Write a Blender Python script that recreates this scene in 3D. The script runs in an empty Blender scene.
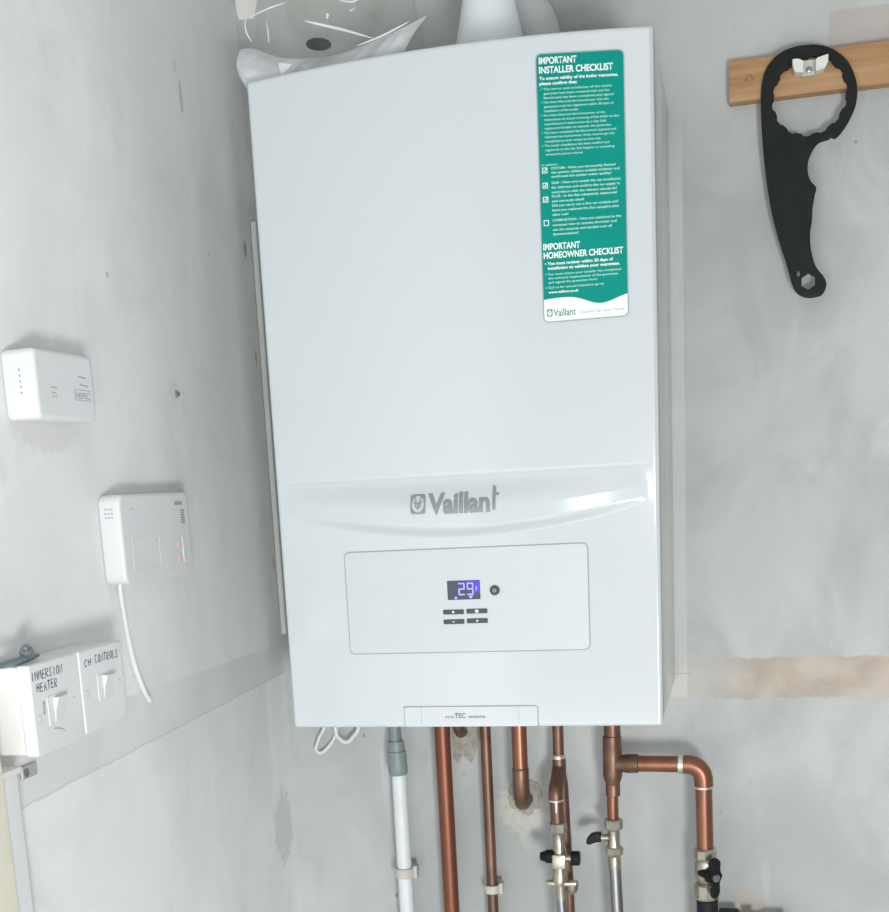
import bpy, bmesh, math, random
from mathutils import Vector, Matrix, noise
random.seed(7)
SC = bpy.context.scene
COL = SC.collection
ZB = 1.25                      # height of the boiler's underside above the floor; all shapes below are in mm from there

# ------------------------------------------------------------------ camera, world, lights, exposure
cam_d = bpy.data.cameras.new('camera'); cam = bpy.data.objects.new('camera', cam_d); COL.objects.link(cam)
cam.location = (0.64703, -1.72805, ZB + 0.27823)
cam.rotation_mode = 'XYZ'; cam.rotation_euler = (1.366275, 0.0531475, 0.2448387)
cam_d.sensor_fit = 'HORIZONTAL'; cam_d.sensor_width = 36.0
cam_d.lens = 1263.73 / 889 * 36.0
cam_d.shift_x = (444.5 - 417.90) / 889
cam_d.shift_y = (746.63 - 456.0) / 889
cam_d.clip_start = 0.02
SC.camera = cam

w = bpy.data.worlds.new('world'); SC.world = w; w.use_nodes = True
w.node_tree.nodes['Background'].inputs[0].default_value = (0.94, 0.97, 1.0, 1)
w.node_tree.nodes['Background'].inputs[1].default_value = 0.27

def light(name, kind, loc, power, color=(1, 1, 1), size=0.1, target=None, shape=None, size_y=None):
    d = bpy.data.lights.new(name, kind); d.energy = power; d.color = color
    if kind == 'AREA':
        d.size = size
        if shape: d.shape = shape; d.size_y = size_y
    else: d.shadow_soft_size = size
    o = bpy.data.objects.new(name, d); COL.objects.link(o); o.location = loc
    if target is not None:
        o.rotation_euler = (Vector(target) - Vector(loc)).to_track_quat('-Z', 'Y').to_euler()
    return o
light('phone_flash', 'POINT', (0.63, -1.74, ZB + 0.24), 8.0, (0.97, 0.99, 1.0), 0.012)
light('side_fill', 'AREA', (1.17, -2.6, ZB - 0.35), 41.0, (0.97, 1.0, 1.0), 0.40, (-0.6, -0.9, ZB - 0.45))  # added fill behind the camera to brighten the left wall, not a real window
light('low_fill', 'AREA', (0.35, -2.5, ZB - 0.85), 7.0, (0.98, 0.98, 1.0), 0.8, (0.35, 0, ZB - 0.25))  # added low fill that lifts the wall under the boiler, no actual doorway
SC.view_settings.view_transform = 'Standard'; SC.view_settings.look = 'None'
SC.view_settings.exposure = 0.0; SC.view_settings.gamma = 1.0
SC.view_settings.use_curve_mapping = False

# ------------------------------------------------------------------ materials
def mat(name, color, rough=0.5, metal=0.0, spec=0.5, coat=0.0, noise_amt=0.0, noise_scale=40, bump=0.0, bump_scale=200, color2=None, stretch=(1, 1, 1)):
    m = bpy.data.materials.new(name); m.use_nodes = True
    nt = m.node_tree; b = nt.nodes['Principled BSDF']
    b.inputs['Roughness'].default_value = rough; b.inputs['Metallic'].default_value = metal
    b.inputs['Specular IOR Level'].default_value = spec; b.inputs['Coat Weight'].default_value = coat
    tc = nt.nodes.new('ShaderNodeTexCoord'); mp = nt.nodes.new('ShaderNodeMapping')
    mp.inputs['Scale'].default_value = stretch
    nt.links.new(tc.outputs['Object'], mp.inputs['Vector'])
    n = nt.nodes.new('ShaderNodeTexNoise'); n.inputs['Scale'].default_value = noise_scale; n.inputs['Detail'].default_value = 5
    nt.links.new(mp.outputs[0], n.inputs['Vector'])
    mx = nt.nodes.new('ShaderNodeMix'); mx.data_type = 'RGBA'
    c2 = color2 or tuple(c * (1 - noise_amt) for c in color)
    mx.inputs['A'].default_value = (*color, 1); mx.inputs['B'].default_value = (*c2, 1)
    rmp = nt.nodes.new('ShaderNodeMapRange'); rmp.inputs[1].default_value = 0.35; rmp.inputs[2].default_value = 0.65
    nt.links.new(n.outputs['Fac'], rmp.inputs[0]); nt.links.new(rmp.outputs[0], mx.inputs['Factor'])
    nt.links.new(mx.outputs['Result'], b.inputs['Base Color'])
    if bump:
        n2 = nt.nodes.new('ShaderNodeTexNoise'); n2.inputs['Scale'].default_value = bump_scale; n2.inputs['Detail'].default_value = 4
        nt.links.new(tc.outputs['Object'], n2.inputs['Vector'])
        bp = nt.nodes.new('ShaderNodeBump'); bp.inputs['Strength'].default_value = bump; bp.inputs['Distance'].default_value = 0.001
        nt.links.new(n2.outputs['Fac'], bp.inputs['Height']); nt.links.new(bp.outputs[0], b.inputs['Normal'])
    return m

class NB:
    """tiny builder for the wall materials"""
    def __init__(s, m):
        s.nt = m.node_tree; g = s.nt.nodes.new('ShaderNodeNewGeometry')
        sp = s.nt.nodes.new('ShaderNodeSeparateXYZ'); s.nt.links.new(g.outputs['Position'], sp.inputs[0])
        s.pos = g.outputs['Position']; s.x, s.y, s.z = sp.outputs
    def m(s, op, a, b=0.0, c=None, clamp=False):
        n = s.nt.nodes.new('ShaderNodeMath'); n.operation = op; n.use_clamp = clamp
        for i, v in enumerate((a, b, c)):
            if v is None: continue
            if isinstance(v, (int, float)): n.inputs[i].default_value = v
            else: s.nt.links.new(v, n.inputs[i])
        return n.outputs[0]
    def noise(s, scale, detail=4, stretch=(1, 1, 1), rough=0.5, dist=0.0):
        mp = s.nt.nodes.new('ShaderNodeMapping'); mp.inputs['Scale'].default_value = stretch
        s.nt.links.new(s.pos, mp.inputs[0])
        n = s.nt.nodes.new('ShaderNodeTexNoise'); n.inputs['Scale'].default_value = scale
        n.inputs['Detail'].default_value = detail; n.inputs['Roughness'].default_value = rough; n.inputs['Distortion'].default_value = dist
        s.nt.links.new(mp.outputs[0], n.inputs['Vector']); return n.outputs['Fac']
    def step(s, v, a, b):
        n = s.nt.nodes.new('ShaderNodeMapRange'); n.interpolation_type = 'SMOOTHSTEP'
        n.inputs[1].default_value = a; n.inputs[2].default_value = b; s.nt.links.new(v, n.inputs[0]); return n.outputs[0]
    def mix(s, f, a, b):
        n = s.nt.nodes.new('ShaderNodeMix'); n.data_type = 'RGBA'
        for k, v in (('Factor', f), ('A', a), ('B', b)):
            if isinstance(v, tuple): n.inputs[k].default_value = (*v, 1)
            elif isinstance(v, (int, float)): n.inputs[k].default_value = v
            else: s.nt.links.new(v, n.inputs[k])
        return n.outputs['Result']
    def band(s, v, lo, hi, soft, wob):
        """1 inside lo..hi of v, with ragged edges"""
        v2 = s.m('ADD', v, wob)
        return s.m('MULTIPLY', s.step(v2, lo - soft, lo + soft), s.m('SUBTRACT', 1.0, s.step(v2, hi - soft, hi + soft)))
    def spot(s, u, v, cu, cv, ru, rv, wob=None, soft=0.5):
        a = s.m('DIVIDE', s.m('SUBTRACT', u, cu), ru); b = s.m('DIVIDE', s.m('SUBTRACT', v, cv), rv)
        d = s.m('ADD', s.m('MULTIPLY', a, a), s.m('MULTIPLY', b, b))
        if wob is not None: d = s.m('ADD', d, wob)
        return s.m('SUBTRACT', 1.0, s.step(d, 1 - soft, 1 + soft))

def plaster(name, base, dark, which):
    m = bpy.data.materials.new(name); m.use_nodes = True; nb = NB(m); b = m.node_tree.nodes['Principled BSDF']
    b.inputs['Roughness'].default_value = 0.6; b.inputs['Specular IOR Level'].default_value = 0.3
    big = nb.noise(3.5, 5, (1, 1, 0.8), 0.55, 0.6)
    fine = nb.noise(9, 6, (1, 1, 0.75), 0.6, 0.7)
    col = nb.mix(nb.step(big, 0.38, 0.66), base, dark)
    col = nb.mix(nb.m('MULTIPLY', nb.step(fine, 0.47, 0.72), 0.55), col, tuple(c * 0.90 for c in dark))
    hi = nb.noise(7, 5, (1, 1, 0.6), 0.6, 0.8)
    col = nb.mix(nb.m('MULTIPLY', nb.step(hi, 0.52, 0.7), 0.5), col, tuple(min(1, c * 1.1) for c in base))
    w1 = nb.m('MULTIPLY', nb.m('SUBTRACT', nb.noise(60, 4), 0.5), 0.012)
    w2 = nb.m('MULTIPLY', nb.m('SUBTRACT', nb.noise(14, 4), 0.5), 0.012)
    wob = nb.m('ADD', w1, w2)
    rag = nb.m('MULTIPLY', nb.m('SUBTRACT', nb.noise(90, 3), 0.5), 2.4)
    if which == 'back':
        u, v = nb.x, nb.z
        tan = nb.mix(nb.step(nb.noise(16, 4), 0.38, 0.62), (0.53, 0.45, 0.38), (0.41, 0.32, 0.255))
        # strip of bare plaster to the right of the boiler, faded at its left end
        mk = nb.band(v, ZB - 0.0265, ZB + 0.029, 0.0016, wob)
        fade = nb.m('ADD', 0.30, nb.m('MULTIPLY', nb.step(nb.x, 0.60, 0.68), 0.52))
        mk = nb.m('MULTIPLY', mk, nb.m('MULTIPLY', fade, nb.step(nb.x, 0.30, 0.31)))
        col = nb.mix(mk, col, tan)
        # pinkish patch over the batten
        mk = nb.band(v, ZB + 0.70, ZB + 0.803, 0.0015, nb.m('MULTIPLY', wob, 0.4))
        mk = nb.m('MULTIPLY', mk, nb.step(nb.m('ADD', nb.x, nb.m('MULTIPLY', wob, 0.4)), 0.748, 0.751))
        mk = nb.m('MULTIPLY', mk, nb.step(nb.z, ZB + 0.735, ZB + 0.745))
        col = nb.mix(nb.m('MULTIPLY', mk, 0.5), col, (0.43, 0.35, 0.32))
        # pale strip along the boiler's side
        mk = nb.m('MULTIPLY', nb.m('SUBTRACT', 1.0, nb.step(nb.x, 0.5755, 0.5775)), nb.step(nb.x, 0.50, 0.51))
        mk = nb.m('MULTIPLY', mk, nb.m('MULTIPLY', nb.step(nb.z, ZB - 0.028, ZB - 0.02), nb.m('SUBTRACT', 1.0, nb.step(nb.z, ZB + 0.60, ZB + 0.74))))
        col = nb.mix(nb.m('MULTIPLY', mk, 0.45), col, (0.68, 0.68, 0.65))
        spots = [(0.661, -0.318, 0.022, 0.022, (0.50, 0.41, 0.33), 0.6), (0.344, -0.182, 0.036, 0.036, (0.58, 0.565, 0.50), 0.5),
                 (0.348, -0.225, 0.010, 0.018, (0.56, 0.53, 0.46), 0.3), (0.261, -0.132, 0.005, 0.003, (0.4, 0.36, 0.33), 0.5),
                 (0.640, 0.80, 0.002, 0.006, (0.45, 0.47, 0.46), 0.45), (0.645, 0.720, 0.010, 0.010, (0.45, 0.38, 0.34), 0.2),
                 (0.782, 0.655, 0.002, 0.002, (0.2, 0.2, 0.2), 0.7), (0.115, -0.075, 0.0015, 0.003, (0.2, 0.2, 0.2), 0.7),
                 (0.150, -0.318, 0.002, 0.004, (0.15, 0.15, 0.15), 0.7), (0.143, -0.13, 0.006, 0.04, (0.52, 0.54, 0.56), 0.5),
                 (0.62, -0.185, 0.003, 0.003, (0.35, 0.35, 0.35), 0.6), (0.68, -0.28, 0.006, 0.03, (0.5, 0.5, 0.5), 0.4),
                 (0.60, -0.11, 0.003, 0.006, (0.4, 0.4, 0.4), 0.5), (0.66, -0.142, 0.003, 0.004, (0.4, 0.4, 0.4), 0.5)]
    else:
        u, v = nb.y, nb.z
        lo = nb.m('ADD', ZB + 0.021, nb.m('MULTIPLY', nb.y, 0.024))
        hi_ = nb.m('SUBTRACT', ZB + 0.063, nb.m('MULTIPLY', nb.y, 0.011))
        wv = nb.m('ADD', nb.z, nb.m('MULTIPLY', wob, 0.35))
        mk = nb.m('MULTIPLY', nb.step(nb.m('SUBTRACT', wv, lo), -0.0012, 0.0012), nb.m('SUBTRACT', 1.0, nb.step(nb.m('SUBTRACT', wv, hi_), -0.0015, 0.0015)))
        ban = nb.mix(nb.step(nb.noise(9, 4), 0.4, 0.6), (0.68, 0.675, 0.655), (0.74, 0.735, 0.715))
        col = nb.mix(nb.m('MULTIPLY', mk, 0.7), col, ban)
        edge = nb.m('MULTIPLY', nb.step(nb.m('SUBTRACT', wv, lo), -0.0022, 0.0), nb.m('SUBTRACT', 1.0, nb.step(nb.m('SUBTRACT', wv, lo), 0.0, 0.0022)))
        col = nb.mix(nb.m('MULTIPLY', edge, 0.35), col, (0.40, 0.41, 0.40))
        spots = [(-0.215, 0.775, 0.003, 0.008, (0.45, 0.46, 0.44), 0.4), (-0.205, 0.745, 0.005, 0.017, (0.40, 0.41, 0.39), 0.5),
                 (-0.03, 0.60, 0.006, 0.010, (0.42, 0.30, 0.22), 0.7), (-0.02, 0.46, 0.004, 0.012, (0.40, 0.30, 0.25), 0.5),
                 (-0.44, 0.512, 0.003, 0.003, (0.3, 0.3, 0.3), 0.5), (-0.012, 0.18, 0.004, 0.01, (0.45, 0.35, 0.30), 0.5),
                 (-0.05, -0.20, 0.035, 0.05, (0.52, 0.54, 0.55), 0.5), (-0.60, 0.350, 0.060, 0.022, (0.70, 0.64, 0.61), 0.5),
                 (-0.16, 0.575, 0.002, 0.002, (0.3, 0.3, 0.3), 0.6), (-0.04, 0.68, 0.015, 0.08, (0.60, 0.57, 0.52), 0.2),
                 (-0.30, 0.40, 0.012, 0.012, (0.72, 0.73, 0.74), 0.6)]
    for cu, cv, ru, rv, c, st in spots:
        col = nb.mix(nb.m('MULTIPLY', nb.spot(u, v, cu, ZB + cv, ru, rv, rag), st), col, c)
    m.node_tree.links.new(col, b.inputs['Base Color'])
    h = nb.m('ADD', nb.noise(30, 5), nb.m('MULTIPLY', nb.noise(180, 3), 0.25))
    bp = m.node_tree.nodes.new('ShaderNodeBump'); bp.inputs['Strength'].default_value = 0.25; bp.inputs['Distance'].default_value = 0.001
    m.node_tree.links.new(h, bp.inputs['Height']); m.node_tree.links.new(bp.outputs[0], b.inputs['Normal'])
    return m

M = {}
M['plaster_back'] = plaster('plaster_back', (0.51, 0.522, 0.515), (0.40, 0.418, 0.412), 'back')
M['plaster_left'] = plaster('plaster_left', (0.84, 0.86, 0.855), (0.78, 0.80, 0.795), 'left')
M['ceiling'] = mat('ceiling_paint', (0.75, 0.75, 0.73), 0.8, noise_amt=0.05)
M['floor'] = mat('floor_concrete', (0.60, 0.59, 0.56), 0.8, noise_amt=0.2, noise_scale=8, bump=0.3)
M['enamel'] = mat('white_enamel', (0.56, 0.60, 0.62), 0.14, noise_amt=0.01, noise_scale=5)
M['enamel_panel'] = mat('white_panel', (0.545, 0.58, 0.592), 0.35, noise_amt=0.01)
M['seam'] = mat('grey_seam', (0.30, 0.33, 0.34), 0.6)
M['seam_light'] = mat('pale_grey_seam', (0.42, 0.45, 0.46), 0.5)
M['zinc_light'] = mat('pale_zinc', (0.50, 0.52, 0.52), 0.4, metal=0.3)
M['ink_dark'] = mat('ink_dark', (0.12, 0.13, 0.14), 0.5)
M['casing'] = mat('side_casing', (0.52, 0.54, 0.53), 0.15, noise_amt=0.02)
M['badge'] = mat('badge_grey', (0.27, 0.30, 0.31), 0.35, metal=0.35)
M['sticker_green'] = mat('sticker_green', (0.0, 0.255, 0.205), 0.4, spec=0.15, noise_amt=0.05)
M['sticker_white'] = mat('sticker_white', (0.78, 0.80, 0.80), 0.4)
M['ink_white'] = mat('ink_white', (0.86, 0.93, 0.91), 0.5)
M['ink_pale'] = mat('ink_pale', (0.42, 0.72, 0.65), 0.5)
M['ink_green'] = mat('ink_green', (0.05, 0.25, 0.21), 0.5)
M['ink_grey'] = mat('ink_grey', (0.33, 0.35, 0.36), 0.5)
M['ink_black'] = mat('marker_ink', (0.025, 0.025, 0.045), 0.5)
M['screen'] = mat('screen_dark', (0.05, 0.06, 0.09), 0.15)
M['button'] = mat('button_rubber', (0.045, 0.06, 0.065), 0.45)
M['plastic'] = mat('white_plastic', (0.73, 0.74, 0.745), 0.35, noise_amt=0.02, noise_scale=20)
M['plastic_warm'] = mat('warm_white_plastic', (0.73, 0.72, 0.695), 0.4, noise_amt=0.03, noise_scale=20)
M['plastic_shade'] = mat('slot_grey', (0.35, 0.37, 0.40), 0.5)
M['plastic_led'] = mat('led_red', (0.85, 0.58, 0.54), 0.3)
M['cream'] = mat('cream_paint', (0.82, 0.78, 0.66), 0.5, noise_amt=0.04)
M['black'] = mat('black_plastic', (0.012, 0.014, 0.014), 0.5, spec=0.2, noise_amt=0.3, noise_scale=60, bump=0.15)
M['black_rubber'] = mat('black_rubber', (0.012, 0.012, 0.014), 0.6, spec=0.25, bump=0.2)
M['pine'] = mat('pine_wood', (0.48, 0.29, 0.145), 0.55, noise_scale=9, color2=(0.36, 0.18, 0.075), stretch=(0.6, 1, 9), bump=0.2)
M['pine_dark'] = mat('pine_dent', (0.28, 0.16, 0.07), 0.7)
M['clip_white'] = mat('clip_white', (0.70, 0.73, 0.67), 0.4)
M['steel'] = mat('screw_steel', (0.32, 0.34, 0.32), 0.35, metal=0.8)
M['steel_dark'] = mat('dull_zinc', (0.22, 0.26, 0.28), 0.4, metal=0.6)
M['copper'] = mat('copper', (0.31, 0.13, 0.075), 0.34, metal=0.6, noise_scale=22, color2=(0.19, 0.085, 0.05), stretch=(1, 1, 0.4))
M['copper_old'] = mat('copper_tarnished', (0.225, 0.125, 0.085), 0.42, metal=0.65, noise_scale=30, color2=(0.15, 0.085, 0.06))
M['copper_red'] = mat('copper_red', (0.235, 0.085, 0.05), 0.42, metal=0.6, noise_scale=14, color2=(0.20, 0.075, 0.048), stretch=(1, 1, 0.3))
M['solder'] = mat('solder', (0.72, 0.70, 0.66), 0.3, metal=0.8)
M['nickel'] = mat('nickel', (0.52, 0.48, 0.40), 0.3, metal=0.85, noise_scale=60, color2=(0.38, 0.34, 0.28))
M['pipe_grey'] = mat('grey_pvc', (0.20, 0.26, 0.285), 0.45, noise_amt=0.08)
M['pipe_grey_light'] = mat('grey_pvc_coupling', (0.235, 0.285, 0.285), 0.45, noise_amt=0.08)
M['pipe_white'] = mat('white_pvc', (0.72, 0.76, 0.77), 0.4, noise_amt=0.04)
M['clip_grey'] = mat('clip_cream', (0.55, 0.54, 0.48), 0.5, noise_amt=0.1)
M['mortar'] = mat('mortar', (0.30, 0.29, 0.25), 0.9, noise_scale=150, color2=(0.42, 0.40, 0.34), bump=0.8, bump_scale=400)
M['mortar_rim'] = mat('filler', (0.55, 0.54, 0.49), 0.8, noise_amt=0.15, noise_scale=120, bump=0.6)
M['filler_bead'] = mat('filler_bead', (0.80, 0.81, 0.79), 0.7, noise_amt=0.06, noise_scale=30, bump=0.3)
M['flue_white'] = mat('flue_white', (0.74, 0.79, 0.81), 0.3)
M['flue_grey'] = mat('flue_grey', (0.52, 0.55, 0.55), 0.35, noise_amt=0.05)
M['rubber_grey'] = mat('dark_grey_rubber', (0.06, 0.075, 0.08), 0.5)
M['paper'] = mat('paper', (0.66, 0.64, 0.60), 0.7)

def emis(name, c, s):
    m = bpy.data.materials.new(name); m.use_nodes = True; b = m.node_tree.nodes['Principled BSDF']
    b.inputs['Base Color'].default_value = (*c, 1); b.inputs['Emission Color'].default_value = (*c, 1); b.inputs['Emission Strength'].default_value = s
    return m
M['digit'] = emis('lcd_digit', (0.33, 0.27, 1.0), 0.75)
M['glow'] = emis('lcd_backlight', (0.07, 0.04, 0.6), 0.25)

def film(name, alpha, color, rough=0.12):
    m = bpy.data.materials.new(name); m.use_nodes = True; nt = m.node_tree; b = nt.nodes['Principled BSDF']
    b.inputs['Base Color'].default_value = (*color, 1); b.inputs['Roughness'].default_value = rough
    b.inputs['Specular IOR Level'].default_value = 0.8
    tc = nt.nodes.new('ShaderNodeTexCoord'); n = nt.nodes.new('ShaderNodeTexNoise'); n.inputs['Scale'].default_value = 9
    n.inputs['Detail'].default_value = 4; n.inputs['Distortion'].default_value = 2
    nt.links.new(tc.outputs['Object'], n.inputs['Vector'])
    r = nt.nodes.new('ShaderNodeMapRange'); r.inputs[1].default_value = 0.3; r.inputs[2].default_value = 0.7
    r.inputs[3].default_value = alpha * 0.6; r.inputs[4].default_value = alpha * 1.4
    nt.links.new(n.outputs['Fac'], r.inputs[0]); nt.links.new(r.outputs[0], b.inputs['Alpha'])
    return m
M['film'] = film('clear_polythene', 0.13, (0.50, 0.52, 0.46))
M['film_milky'] = film('milky_polythene', 0.58, (0.88, 0.89, 0.95), 0.2)
M['film_crease_glint'] = film('crease_glint_polythene', 0.55, (0.93, 0.94, 0.94), 0.1)  # whiter, more opaque film: glints on the bag's folds put into the colour

def braid():
    m = bpy.data.materials.new('braided_steel'); m.use_nodes = True; nt = m.node_tree; b = nt.nodes['Principled BSDF']
    b.inputs['Metallic'].default_value = 0.9; b.inputs['Roughness'].default_value = 0.28
    tc = nt.nodes.new('ShaderNodeTexCoord'); outs = []
    for k in (1, -1):
        mp = nt.nodes.new('ShaderNodeMapping'); mp.inputs['Rotation'].default_value = (0, 0.7 * k, 0)
        nt.links.new(tc.outputs['Object'], mp.inputs[0])
        wv = nt.nodes.new('ShaderNodeTexWave'); wv.inputs['Scale'].default_value = 180; wv.bands_direction = 'X'
        nt.links.new(mp.outputs[0], wv.inputs['Vector']); outs.append(wv.outputs['Fac'])
    mm = nt.nodes.new('ShaderNodeMath'); mm.operation = 'MULTIPLY'; nt.links.new(outs[0], mm.inputs[0]); nt.links.new(outs[1], mm.inputs[1])
    mx = nt.nodes.new('ShaderNodeMix'); mx.data_type = 'RGBA'; mx.inputs['A'].default_value = (0.22, 0.22, 0.22, 1); mx.inputs['B'].default_value = (0.75, 0.75, 0.76, 1)
    nt.links.new(mm.outputs[0], mx.inputs['Factor']); nt.links.new(mx.outputs['Result'], b.inputs['Base Color'])
    return m
M['braid'] = braid()

# ------------------------------------------------------------------ mesh helpers (mm, z from boiler underside)
def W(p): return Vector((p[0] / 1000, p[1] / 1000, ZB + p[2] / 1000))
def thing(name, label, cat, loc, group=None):
    o = bpy.data.objects.new(name, None); COL.objects.link(o); o.location = W(loc)
    o.empty_display_size = 0.02
    o['label'] = label; o['category'] = cat
    if group: o['group'] = group
    bpy.context.view_layer.update()
    return o
def root_loc(o):
    v = Vector((0, 0, 0))
    while o is not None: v = v + o.location; o = o.parent
    return v
def obj(name, bm, m, parent=None, smooth=True, label=None, origin=None):
    """links a bmesh given in mm as one mesh object"""
    me = bpy.data.meshes.new(name)
    base = root_loc(parent) if parent is not None else (W(origin) if origin else Vector((0, 0, 0)))
    for v in bm.verts: v.co = W(v.co) - base
    bm.normal_update(); bm.to_mesh(me); bm.free()
    me.materials.append(M[m])
    o = bpy.data.objects.new(name, me); COL.objects.link(o)
    if parent is not None: o.parent = parent
    else: o.location = base
    if smooth:
        for p in me.polygons: p.use_smooth = True
        try: me.set_sharp_from_angle(angle=math.radians(38))
        except Exception: pass
    if label: o['label'] = label
    return o
def tag(o, label, cat, group=None):
    o['label'] = label; o['category'] = cat
    if group: o['group'] = group
    return o
def struct(name, bm, m, **k):
    o = obj(name, bm, m, **k); o['kind'] = 'structure'; return o
def B(): return bmesh.new()

def box(bm, x0, x1, y0, y1, z0, z1, bev=0.0, seg=2):
    t = bmesh.new(); bmesh.ops.create_cube(t, size=1)
    for v in t.verts:
        v.co = Vector(((x0 + x1) / 2 + v.co.x * (x1 - x0), (y0 + y1) / 2 + v.co.y * (y1 - y0), (z0 + z1) / 2 + v.co.z * (z1 - z0)))
    if bev: bmesh.ops.bevel(t, geom=t.edges[:], offset=bev, segments=seg, profile=0.6, affect='EDGES')
    merge(bm, t); return bm
def merge(bm, t, mtx=None):
    if mtx is not None: bmesh.ops.transform(t, matrix=mtx, verts=t.verts)
    me = bpy.data.meshes.new('tmp'); t.to_mesh(me); t.free(); bm.from_mesh(me); bpy.data.meshes.remove(me)
def frames(pts):
    out = []; up = None
    for i, p in enumerate(pts):
        a = pts[max(0, i - 1)]; b = pts[min(len(pts) - 1, i + 1)]; t = (b - a).normalized()
        if up is None: up = Vector((0, -1, 0)) if abs(t.y) < 0.9 else Vector((1, 0, 0))
        n = (up - t * up.dot(t)).normalized(); up = n
        out.append((p, n, t.cross(n)))
    return out
def tube(bm, pts, r, seg=20, cap=True, flat=1.0):
    pts = [Vector(p) for p in pts]; rs = r if isinstance(r, (list, tuple)) else [r] * len(pts)
    rings = []
    for (p, n, b), rr in zip(frames(pts), rs):
        rings.append([bm.verts.new(p + n * math.cos(2 * math.pi * k / seg) * rr * flat + b * math.sin(2 * math.pi * k / seg) * rr) for k in range(seg)])
    for a, b in zip(rings, rings[1:]):
        for k in range(seg): bm.faces.new((a[k], a[(k + 1) % seg], b[(k + 1) % seg], b[k]))
    if cap: bm.faces.new(rings[0][::-1]); bm.faces.new(rings[-1])
    bmesh.ops.recalc_face_normals(bm, faces=bm.faces[:])
    return bm
def lathe(bm, base, axis, prof, seg=24):
    """prof = [(distance along axis, radius), ...]; seg 6 gives a hexagon"""
    a = Vector(axis).normalized(); p0 = Vector(base)
    n = (Vector((0, -1, 0)) if abs(a.y) < 0.9 else Vector((1, 0, 0))); n = (n - a * n.dot(a)).normalized(); b = a.cross(n)
    rings = [[bm.verts.new(p0 + a * h + n * math.cos(2 * math.pi * k / seg) * r + b * math.sin(2 * math.pi * k / seg) * r) for k in range(seg)] for h, r in prof]
    for q, s in zip(rings, rings[1:]):
        for k in range(seg): bm.faces.new((q[k], q[(k + 1) % seg], s[(k + 1) % seg], s[k]))
    bm.faces.new(rings[0][::-1]); bm.faces.new(rings[-1])
    bmesh.ops.recalc_face_normals(bm, faces=bm.faces[:])
    return bm
def spline(pts, n=8, closed=False):
    P = [Vector(p) for p in pts]; out = []; N = len(P)
    rng = range(N) if closed else range(N - 1)
    for i in rng:
        g = (lambda k: P[k % N]) if closed else (lambda k: P[min(max(k, 0), N - 1)])
        p0, p1, p2, p3 = g(i - 1), g(i), g(i + 1), g(i + 2)
        for k in range(n):
            t = k / n
            out.append(0.5 * ((2 * p1) + (p2 - p0) * t + (2 * p0 - 5 * p1 + 4 * p2 - p3) * t * t + (3 * p1 - p0 - 3 * p2 + p3) * t ** 3))
    if not closed: out.append(P[-1])
    return out
FRONT = Matrix(((1, 0, 0, 0), (0, 0, -1, 0), (0, 1, 0, 0), (0, 0, 0, 1)))     # (u, v, n) -> (x, z, -y)
LEFT = Matrix(((0, 0, 1, 0), (1, 0, 0, 0), (0, 1, 0, 0), (0, 0, 0, 1)))       # (u, v, n) -> (y, z, +x)
def shape(bm, loops, depth, frame, at, bevel=0.0):
    """closed outlines (outer, then holes) in the frame's plane, extruded by depth towards the viewer from `at`"""
    c = bpy.data.curves.new('c', 'CURVE'); c.dimensions = '2D'; c.fill_mode = 'BOTH'
    c.extrude = max(depth / 2 - bevel, 0); c.bevel_depth = bevel; c.bevel_resolution = 3; c.offset = -bevel
    for lp in loops:
        s = c.splines.new('POLY'); s.points.add(len(lp) - 1); s.use_cyclic_u = True
        for q, p in zip(s.points, lp): q.co = (p[0], p[1], 0, 1)
    curve_in(bm, c, Matrix.Translation(Vector(at)) @ frame @ Matrix.Translation((0, 0, depth / 2)))
    return bm
def curve_in(bm, c, mtx, post=None):
    o = bpy.data.objects.new('c', c); COL.objects.link(o); bpy.context.view_layer.update()
    dg = bpy.context.evaluated_depsgraph_get(); me = bpy.data.meshes.new_from_object(o.evaluated_get(dg))
    t = bmesh.new(); t.from_mesh(me)
    if post: post(t)
    merge(bm, t, mtx)
    bpy.data.objects.remove(o); bpy.data.curves.remove(c); bpy.data.meshes.remove(me)
def text(bm, s, u, v, h, frame, at, width=None, bold=0.0, depth=0.0, rot=0.0):
    """letters h mm high (capitals) with the left end of the baseline at (u, v)"""
    c = bpy.data.curves.new('t', 'FONT'); c.body = s; c.size = 1; c.offset = bold; c.extrude = depth / 2; c.resolution_u = 3
    def post(t):
        xs = [q.co.x for q in t.verts]
        if not xs: return
        x0, x1 = min(xs), max(xs); k = h / 0.70; kx = (width / (x1 - x0)) if width else k
        for q in t.verts: q.co = Vector(((q.co.x - x0) * kx, q.co.y * k, q.co.z + depth / 2))
    curve_in(bm, c, Matrix.Translation(Vector(at)) @ frame @ Matrix.Translation((u, v, 0)) @ Matrix.Rotation(rot, 4, 'Z'), post)
    return bm
def rrect(x0, x1, z0, z1, r, n=6):
    out = []
    for cx, cz, a0 in ((x1 - r, z1 - r, 0), (x0 + r, z1 - r, 90), (x0 + r, z0 + r, 180), (x1 - r, z0 + r, 270)):
        for k in range(n + 1):
            a = math.radians(a0 + 90 * k / n); out.append((cx + r * math.cos(a), cz + r * math.sin(a)))
    return out
def circ(cx, cz, r, n=24, rz=None, ph=0.0):
    rz = rz or r
    return [(cx + r * math.cos(2 * math.pi * k / n + ph), cz + rz * math.sin(2 * math.pi * k / n + ph)) for k in range(n)]
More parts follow.
